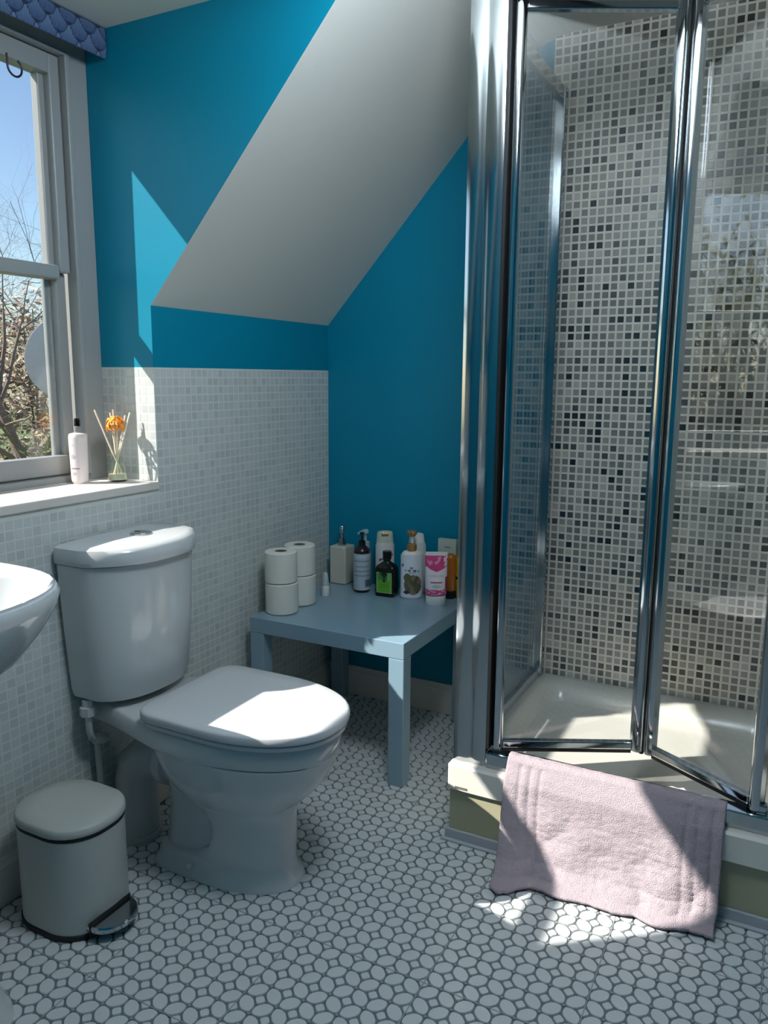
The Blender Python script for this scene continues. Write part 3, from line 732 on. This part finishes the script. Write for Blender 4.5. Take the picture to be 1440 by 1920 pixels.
# pink tube standing on its cap
def pinkp(u, v):
    W_, P_, D_ = (236, 226, 230), (204, 66, 124), (160, 40, 92)
    c = W_
    if v > .72: c = P_ if noise.noise(Vector((u*4, v*9, 5))) < .25 else (228, 150, 182)
    if v > .76 and u > .45: c = (240, 222, 228) if noise.noise(Vector((u*7, v*16, 9))) > -.1 else P_
    if .60 < v <= .72: c = P_ if abs(u) < (v-.60)*5.5 else W_
    if v < .16: c = P_ if noise.noise(Vector((u*4, v*22, 2))) > -.12 else (232, 180, 200)
    if u > .62 and .14 < v < .48: c = D_ if noise.noise(Vector((u*5, v*9, 2))) > -.3 else P_
    if abs(u) < .45 and (abs(v-.50) < .028): c = (206, 200, 208) if int(u*20) % 2 else (224, 216, 222)
    if abs(v-.34) < .014 and abs(u) < .38: c = (170, 66, 110)
    if ((u-.02)/.28)**2 + ((v-.24)/.045)**2 < 1: c = (190, 206, 200)
    if v < .03: c = (200, 60, 120)
    return c
e = empty('cream_tube', 'pink and white cream tube standing on its white cap', 'tube', (-0.146, -0.512, ZT_), None, RZ)
def tube_ring(hx, hy, z, n=40): return [Vector((hx*math.cos(2*PI*k/n), hy*math.sin(2*PI*k/n), z)) for k in range(n)]
mb = MB(); mb.loft([tube_ring(.033, .022, 0), tube_ring(.034, .023, .002), tube_ring(.034, .023, .030), tube_ring(.033, .022, .032)]); mb.build('cap', WPL, e, smooth=40)
tub = [(0.033, .0225, .032), (.0345, .0235, .036), (.036, .0215, .08), (.0365, .0150, .13), (.037, .0055, .165), (.037, .0014, .176), (.037, .0014, .182)]
mb = MB(); mb.loft([tube_ring(*q) for q in tub]); mb.build('tube_body', WPL, e, smooth=50)
def tcurve(u, v):
    z = .034 + .136*v
    for (a0, b0, z0), (a1, b1, z1) in zip(tub, tub[1:]):
        if z0 <= z <= z1:
            t_ = (z-z0)/(z1-z0); hx = a0+(a1-a0)*t_; hy = b0+(b1-b0)*t_; break
    a = -PI/2 + u*.97*PI/2; return ((hx+.0008)*math.cos(a), (hy+.0012)*math.sin(a))
printed(pinkp, 1, 0.136, tcurve, 'label', e, 0.034, 40, 60)
# amber bottle, yellow bottle, tall pale carton behind the chrome post
e = empty('amber_bottle', 'amber bottle with a dark cap at its foot, beside the pink tube', 'bottle', (-0.052, -0.526, ZT_))
mb = MB(); mb.lathe([(0.017, .0), (0.018, .002), (0.018, .026), (0.016, .028)], 22); mb.build('cap', BLACKP, e, smooth=40)
mb = MB(); mb.lathe([(0.017, .028), (0.019, .034), (0.020, .14), (0.017, .152), (0.009, .158)], 24); mb.build('bottle_body', mat('amber_plastic', (176, 104, 34), 0.18), e, smooth=50)
e = empty('yellow_bottle', 'yellow bottle with a black band at the table edge, partly behind the shower post', 'bottle', (-0.030, -0.563, ZT_))
mb = MB(); mb.lathe([(0.022, 0), (0.024, .003), (0.0245, .03), (0.0245, .14), (0.018, .152), (0.011, .156)], 26); mb.build('bottle_body', mat('yellow_plastic', (232, 190, 26), 0.25), e, smooth=50)
mb = MB(); mb.lathe([(0.0249, .070), (0.0249, .078)], 26, cap0=False, cap1=False); mb.build('black_band', BLACKP, e, smooth=40)
mb = MB(); mb.lathe([(0.012, .155), (0.012, .176), (0.010, .179)], 20); mb.build('cap', mat('pale_green_cap', (176, 190, 150), 0.3), e, smooth=40)
e = empty('tall_carton', 'tall pale carton against the teal wall behind the amber bottle', 'box', (0, 0, 0))
e.location = (-0.030, -0.505, ZT_)
mb = MB(); mb.box((-0.010, -0.034, 0), (0.010, 0.034, 0.205), bev=0.001); mb.build('carton', mat('pale_carton', (190, 198, 186), 0.5), e)
mb = MB(); mb.box((-0.0106, -0.012, 0.174), (-0.0098, 0.008, 0.180)); mb.build('carton_print', GREYP, e)
# small white bottle near the tiles
e = empty('nasal_spray', 'tiny white spray bottle standing alone between rolls and dispenser', 'bottle', (-0.235, -0.128, ZT_))
mb = MB(); mb.lathe([(0.0135, 0), (0.0145, .002), (0.0145, .030), (0.012, .036), (0.009, .040)], 20); mb.build('bottle_body', WPL, e, smooth=50)
mb = MB(); mb.lathe([(0.0125, .040), (0.013, .042), (0.011, .060), (0.008, .080), (0.006, .083)], 20); mb.build('nozzle_cap', mat('clear_grey_plastic', (196, 204, 206), 0.2), e, smooth=40)

# ------------------------------------------------------------------ things on the window sill
e = empty('spray_bottle', 'pale pink spray bottle with a black nozzle on the window sill', 'bottle', (-1.035, 0.150, SILL), None, RZ)
def spray_lab(u, v):
    c = (228, 218, 216)
    if abs(v-.30) < .012 and -.55 < u < .25: c = (120, 112, 116)
    if ((u+.25)/.28)**2 + ((v-.56)/.05)**2 < 1: c = (186, 182, 190)
    if ((u+.25)/.26)**2 + ((v-.18)/.035)**2 < 1: c = (186, 182, 190)
    if ((u+.25)/.2)**2 + ((v-.82)/.04)**2 < 1: c = (206, 202, 208)
    return c
mb = MB(); mb.lathe([(0.0195, 0), (0.021, .002), (0.0225, .03), (0.024, .128), (0.022, .133), (0.009, .136)], 28); mb.build('bottle_body', mat('blush_plastic', (228, 216, 212), 0.3), e, smooth=50)
printed(spray_lab, 1, 0.118, lambda u, v: ((0.0215+.0024*v+.0006)*math.cos(-PI/2+u*1.4), (0.0215+.0024*v+.0006)*math.sin(-PI/2+u*1.4)), 'label', e, 0.006)
mb = MB(); mb.lathe([(0.009, .135), (0.0095, .136), (0.0095, .152), (0.007, .153)], 18); mb.build('spray_collar', GREYP, e, smooth=40)
mb = MB(); mb.lathe([(0.0075, .152), (0.008, .154), (0.008, .168), (0.006, .174)], 18); mb.tube([(0, 0, .163), (0.006, -.010, .163)], .0028, 8); mb.build('spray_nozzle', BLACKP, e, smooth=40)
e = empty('reed_diffuser', 'clear glass reed diffuser with wooden reeds and an orange flower on the sill', 'diffuser', (-0.955, 0.095, SILL))
mb = MB(); mb.lathe([(0.024, 0), (0.027, .002), (0.0280, .012), (0.024, .046), (0.010, .066), (0.0095, .078), (0.011, .080), (0.009, .080), (0.0085, .066), (0.020, .049), (0.0255, .012), (0.024, .004)], 28, cap1=False); mb.build('flask', glass('flask_glass', (0.93, 0.96, 0.94), 1.45), e, smooth=60)
mb = MB(); mb.lathe([(0.023, .0042), (0.025, .006), (0.0235, .020), (0.001, .0205)], 24); mb.build('scented_oil', mat('straw_oil', (232, 222, 196), 0.1), e, smooth=50)
REED = mat('pale_reed', (238, 226, 198), 0.7)
for k, (dx, dy) in enumerate(((-.042, .030), (-.006, .010), (.004, -.004), (.010, .016), (.034, -.022), (.028, -.010))):
    mb = MB(); mb.tube([(-dx*.35, -dy*.35, .006), (dx*.25, dy*.25, .085), (dx, dy, .195-.008*(k % 3))], .0022, 6); mb.build('reed', REED, e, smooth=60)
ORG = mat('orange_petals', (246, 148, 24), 0.6); fl = MB()
for k in range(60):
    a = random.random()*2*PI; ph = random.uniform(-.5, 1.3); c = Vector((math.cos(a)*math.cos(ph)*.023, math.sin(a)*math.cos(ph)*.023, .150+math.sin(ph)*.022+.002))
    nrm = (c-Vector((0, 0, .15))).normalized(); x = nrm.orthogonal().normalized(); y = nrm.cross(x); s = random.uniform(.008, .012)
    fl.face([c-x*s, c-y*s*.6+nrm*.003, c+x*s+nrm*.005, c+y*s*.6+nrm*.003])
    fl.face([c*0.6+Vector((0, 0, .06)), c-y*s*.5, c+y*s*.5])
fl.build('flower', ORG, e)

# ------------------------------------------------------------------ blind above the window
def scale_print(x, z):
    """fish-scale fabric print: dark outlines on blue shells, each row laid over the one below"""
    pw, ph = 0.062, 0.027
    for row in range(math.floor(z/ph)+2, math.floor(z/ph)-2, -1):
        sh = 0.5*(row % 2); cx = (math.floor(x/pw - sh) + 0.5 + sh)*pw; top = row*ph
        dx = (x-cx)/(pw*.5); dz = (top-z)/(ph*1.9)
        if dz < 0 or dz > 1.02: continue
        edge = (1-max(0, dz)**2.4)**.5 if dz < 1 else 0
        if abs(dx) > edge: continue
        if abs(dx) > edge-.10 or dz > .90: return (30, 44, 76)
        rib = .5+.5*math.cos(math.atan2(dx, 1.25-dz)*30)
        g = max(0, min(1, 1.15-dz)); k = g*(.45+.55*rib)
        return (50+int(66*k), 72+int(66*k), 112+int(54*k))
    return (30, 44, 76)
bl = empty('roman_blind', 'raised fabric blind with a navy fish scale print above the window', 'blind', (-1.5, 0.14, 2.0))
mb = MB(); cols = []; nx, nz_ = 420, 44
for j in range(nz_+1):
    for i in range(nx+1):
        x = -0.9045 - 1.24*(1-i/nx); t_ = j/nz_
        zb = 2.016; z = zb + (DCEIL-0.003-zb)*t_
        mb.v.append((x+1.5, 0.118-0.14-0.004*math.sin(PI*t_), z-2.0)); cols.append(scale_print(x, z))
for j in range(nz_):
    for i in range(nx):
        a = j*(nx+1)+i; mb.f.append((a, a+1, a+nx+2, a+nx+1)); mb.m.append(0)
mb.c = cols; o = mb.build('blind_fold', mat('scale_print_fabric', (90, 120, 170), 0.85, attr='print', bump=(400, .2, .0006)), bl, smooth=60)
sol = o.modifiers.new('thick', 'SOLIDIFY'); sol.thickness = 0.006; sol.offset = 0
mb = MB(); mb.box((-0.64, -0.016, 0.060), (0.59, 0.045, 0.087)); mb.build('head_batten', GLOSSW, bl)
# hook at the window head
hk = MB(); pts = [(0, 0, 0.004), (0, 0, -0.012)]
for k in range(13):
    a = PI + PI*1.35*k/12; pts.append((0.020+0.020*math.cos(a), 0, -0.022+0.020*math.sin(a)))
hk.tube(pts, 0.0026, 8)
h = hk.build('wire_hook', mat('dark_wire', (70, 62, 84), 0.35, 0.6), smooth=60); h.location = (-1.142, 0.192, 1.960)
tag(h, 'dark curved wire hook hanging from the top of the window', 'hook')

# ------------------------------------------------------------------ bath mat over the shower step
tm = MB(); NU, NV = 110, 96
TWL = mat('terry_cloth', (182, 169, 175), 0.95, spec=0.1, bump=(420, 0.9, 0.004), vary=(30, 0.05))
yl, yr = -0.972, -1.482
path = [(-0.7000, 0.2640), (-0.7080, 0.2660), (-0.7180, 0.2660), (-0.7280, 0.2600), (-0.7360, 0.2450), (-0.7440, 0.232), (-0.7540, 0.212), (-0.760, 0.17), (-0.772, 0.10), (-0.790, 0.045), (-0.815, 0.018), (-0.840, 0.0095)]
acc = [0]
for p, q in zip(path, path[1:]): acc.append(acc[-1]+math.dist(p, q))
def at_path(s):
    s *= acc[-1]
    for k in range(len(path)-1):
        if s <= acc[k+1]+1e-9:
            t_ = (s-acc[k])/(acc[k+1]-acc[k]); return path[k][0]+(path[k+1][0]-path[k][0])*t_, path[k][1]+(path[k+1][1]-path[k][1])*t_
    return path[-1]
for j in range(NV+1):
    s = j/NV
    for i in range(NU+1):
        u = i/NU; y = yl + (yr-yl)*u; x, z = at_path(s)
        hang = max(0, (s-.22)/.78)
        # soft folds, deepening towards the foot
        fold = 0.012*math.sin(u*9.0+0.6)*hang**1.2 + 0.006*math.sin(u*21+1.7+s*3)*hang + 0.012*noise.noise(Vector((u*4, s*5, 2.2)))*min(1, hang*1.6)
        flare = -0.030*hang**2*(1-u)**3 - 0.028*math.exp(-((u-.05)/.07)**2)*hang**1.5 + 0.018*math.exp(-((u-.17)/.06)**2)*hang**1.2
        x += -abs(fold)*0.9 + flare + (0.012*u*hang)
        y += (-0.014*(1-u)-0.002)*hang*hang + 0.006*noise.noise(Vector((s*6, u*3, 7)))*hang
        for uc, w in ((.075, .010), (.125, .010), (.175, .007), (.845, .010), (.895, .008), (.955, .008)):
            x += 0.0035*math.exp(-((u-uc)/w)**2)*(1 if s > .12 else 0)
        z += 0.0018*noise.noise(Vector((u*26, s*24, 0)))*(1 if z > .03 else .3)
        x += -0.0022*noise.noise(Vector((u*38, s*34, 4)))*min(1, hang*4)
        if s > .96: x -= 0.003
        tm.v.append((x, y, max(z, 0.0085)))
for j in range(NV):
    for i in range(NU):
        a = j*(NU+1)+i; tm.f.append((a, a+1, a+NU+2, a+NU+1)); tm.m.append(0)
tw_ = tm.build('bath_mat', TWL, smooth=80)
sol = tw_.modifiers.new('thick', 'SOLIDIFY'); sol.thickness = 0.007; sol.offset = 0
tag(tw_, 'pale lilac terry bath mat draped over the shower step onto the floor', 'bath mat')

# ------------------------------------------------------------------ added fill lamp, unseen above the frame, to brighten the room
la = empty('fill_lamp', 'added fill lamp, an opal globe under the ceiling, unseen above the frame', 'lamp', (-1.35, -1.10, CEIL))
mb = MB(); mb.lathe([(0.07, -0.02), (0.07, 0)], 32); mb.lathe([(0.012, -0.04), (0.012, -0.02)], 12); mb.build('fill_lamp_base', GLOSSW, la, smooth=40)
mb = MB(); mb.lathe([(0.03, -0.035)]+[(0.15*math.sin(a*PI/12), -0.18+0.15*math.cos(a*PI/12)) for a in range(1, 12)]+[(0.004, -0.33)], 32); mb.build('fill_lamp_globe', mat('fill_lamp_glow', (240, 240, 240), 0.5, emit=((226, 238, 250), FILL_STRENGTH)), la, smooth=50)

# ------------------------------------------------------------------ outside
GZ = -2.9
BARK = mat('grey_bark', (120, 104, 96), 0.9); TWIG = mat('reddish_twigs', (176, 148, 140), 0.9)
mb = MB(); mb.face([(-60, 0.5, GZ), (60, 0.5, GZ), (60, 80, GZ), (-60, 80, GZ)]); g = mb.build('ground', mat('lawn', (96, 116, 70), 0.95, vary=(0.6, .25))); struct(g, 'garden lawn below the window')
def grow(mb, p, d, ln, r, depth, rng):
    n = 3; pts = [p]; rs = [r]
    for k in range(n):
        d = (d + Vector((rng.uniform(-.22, .22), rng.uniform(-.22, .22), rng.uniform(-.08, .2)))).normalized()
        p = p + d*ln/n; pts.append(p); rs.append(r*(1-.42*(k+1)/n))
    mb.tube(pts, rs, 4 if depth < 3 else 6, 0 if depth > 1 else 1, caps=False)
    if depth == 0: return
    for k in range(rng.choice((3, 3, 4)) if depth > 1 else 3):
        i = rng.choice((1, 2, 3, 3)); ax = d.orthogonal().normalized(); ax.rotate(Matrix.Rotation(rng.uniform(0, 2*PI), 3, d))
        nd = (d*rng.uniform(.6, 1.0) + ax*rng.uniform(.45, .9)).normalized()
        grow(mb, pts[i], nd, ln*rng.uniform(.58, .8), rs[i]*.62, depth-1, rng)
def tree(loc, h, seed, lab, depth=5, group='bare trees outside', thick=1.0, buds=0):
    rng = random.Random(seed); e = empty('bare_tree', lab, 'tree', loc, group)
    mb = MB(); mb.tube([(0, 0, 0), (0.05, 0, h*.2), (0, .05, h*.38)], [h*.022, h*.018, h*.015], 8); mb.build('trunk', BARK, e, smooth=60)
    mb = MB()
    for k in range(4):
        a = k*PI/2 + rng.uniform(-.4, .4); grow(mb, Vector((0, .03, h*(.22+.045*k))), Vector((math.cos(a)*.6, math.sin(a)*.6, .9)).normalized(), h*.27, h*.0115*thick, depth, rng)
    mb.build('branches', [BARK, TWIG], e)
    if buds:
        lf = MB()
        for k in range(buds):
            c = Vector(mb.v[rng.randrange(len(mb.v))]); x = Vector((rng.gauss(0, 1), rng.gauss(0, 1), rng.gauss(0, 1))).normalized(); y = x.orthogonal().normalized()
            lf.face([c-x*.05, c-y*.03, c+x*.05, c+y*.03])
        o = lf.build('young_leaves', mat('young_leaf', (190, 180, 70), .7), e); o['kind'] = 'stuff'
tree((6.5, 9.7, GZ), 7.6, 3, 'bare tree in the middle of the window view', 6)
tree((15.5, 20.5, GZ), 8.0, 11, 'bare tree furthest back in the window view')
tree((-4.3, 7.8, GZ), 7.6, 31, 'bare tree with yellow buds, seen reflected in the shower door', 6, 'bare trees outside', 2.1, 2600)
tree((-8.0, 15.5, GZ), 8.4, 37, 'second bare tree seen only reflected in the shower door', 6)
def bush(loc, rad, hgt, seed, name, lab, cols, n=2600, leaf=.06):
    rng = random.Random(seed); e = empty(name, lab, 'bush', loc, 'bushes outside the window')
    st = MB()
    for k in range(10):
        a = rng.uniform(0, 2*PI); st.tube([(0, 0, 0), (rad*.3*math.cos(a), rad*.3*math.sin(a), hgt*.5), (rad*.6*math.cos(a), rad*.6*math.sin(a), hgt*.9)], [.05, .035, .012], 5)
    st.build('stems', BARK, e)
    mb = MB()
    for k in range(n):
        v = Vector((rng.gauss(0, 1), rng.gauss(0, 1), rng.gauss(0, 1))).normalized()*rng.uniform(.45, 1)**.6
        k3 = 1+.28*noise.noise(v*2.3+Vector((seed, 0, 0)))
        c = Vector((v.x*rad*k3, v.y*rad*k3, hgt*.5+v.z*hgt*.5*k3))
        if c.z < .02: c.z = .02
        x = Vector((rng.gauss(0, 1), rng.gauss(0, 1), rng.gauss(0, 1))).normalized(); y = x.orthogonal().normalized(); s = leaf*rng.uniform(.6, 1.4); q_ = rng.choice((.14, .14, .6))
        mb.face([c-x*s*1.6, c-y*s*q_, c+x*s*1.6, c+y*s*q_], rng.choices(range(len(cols)), [q[1] for q in cols])[0])
    mb.build('foliage', [mat('leaf_%s_%d' % (name, i), q[0], .8) for i, q in enumerate(cols)], e)
BRN = [((134, 110, 88), 4), ((100, 84, 68), 3), ((164, 140, 112), 3), ((112, 114, 72), 2), ((204, 190, 172), 2)]
GRN = [((88, 108, 58), 4), ((120, 130, 70), 3), ((64, 78, 44), 3), ((150, 140, 90), 1)]
bush((11.0, 15.2, GZ), 2.3, 6.2, 5, 'brown_bush', 'tall brown winter bush in the middle distance outside', BRN, 16000, .07)
bush((3.4, 5.5, GZ), 1.0, 3.55, 8, 'green_bush', 'green bush nearest to the window outside', GRN, 9000, .032)
bush((-11.5, 20.0, GZ), 3.0, 5.0, 12, 'green_bush', 'green bush seen only as a reflection in the shower door', GRN, 6000, .08)
# satellite dish on a mast outside
DISH = mat('grey_dish', (196, 193, 192), 0.55, vary=(9, .12)); dc = Vector((0.555, 1.965, 1.305))
ds = empty('satellite_dish', 'grey satellite dish outside, half hidden by the window frame', 'satellite dish', (0.80, 2.05, GZ))
nrm = Vector((-0.66, -0.74, 0.02)).normalized(); ux = nrm.orthogonal().normalized(); uy = nrm.cross(ux); d0 = Vector(ds.location)
mb = MB()
def dring(r, off): return [dc + ux*r*math.cos(2*PI*k/36) + uy*r*.92*math.sin(2*PI*k/36) + nrm*(off + .32*r*r) - d0 for k in range(36)]
mb.loft([dring(.003, 0), dring(.06, 0), dring(.12, 0), dring(.18, 0), dring(.235, 0), dring(.243, -.004), dring(.238, -.012), dring(.15, -.010), dring(.02, -.008)]); mb.build('reflector', DISH, ds, smooth=50)
mb = MB(); q = dc - Vector((0, 0, .19)) + nrm*.02; mb.tube([q-d0, dc+nrm*.24-Vector((0, 0, .12))-d0], .011, 8); mb.lathe([(.02, -.04), (.02, .04)], 14, c=dc+nrm*.25-Vector((0, 0, .10))-d0); mb.build('feed_arm', GREYP, ds, smooth=40)
mb = MB(); mb.tube([dc-nrm*.01-d0, Vector((.80, 2.05, 1.22))-d0], .02, 10); mb.tube([(0, 0, 0), (0, 0, 1.55-GZ-.2)], .024, 12); mb.build('mast', GREYP, ds, smooth=40)
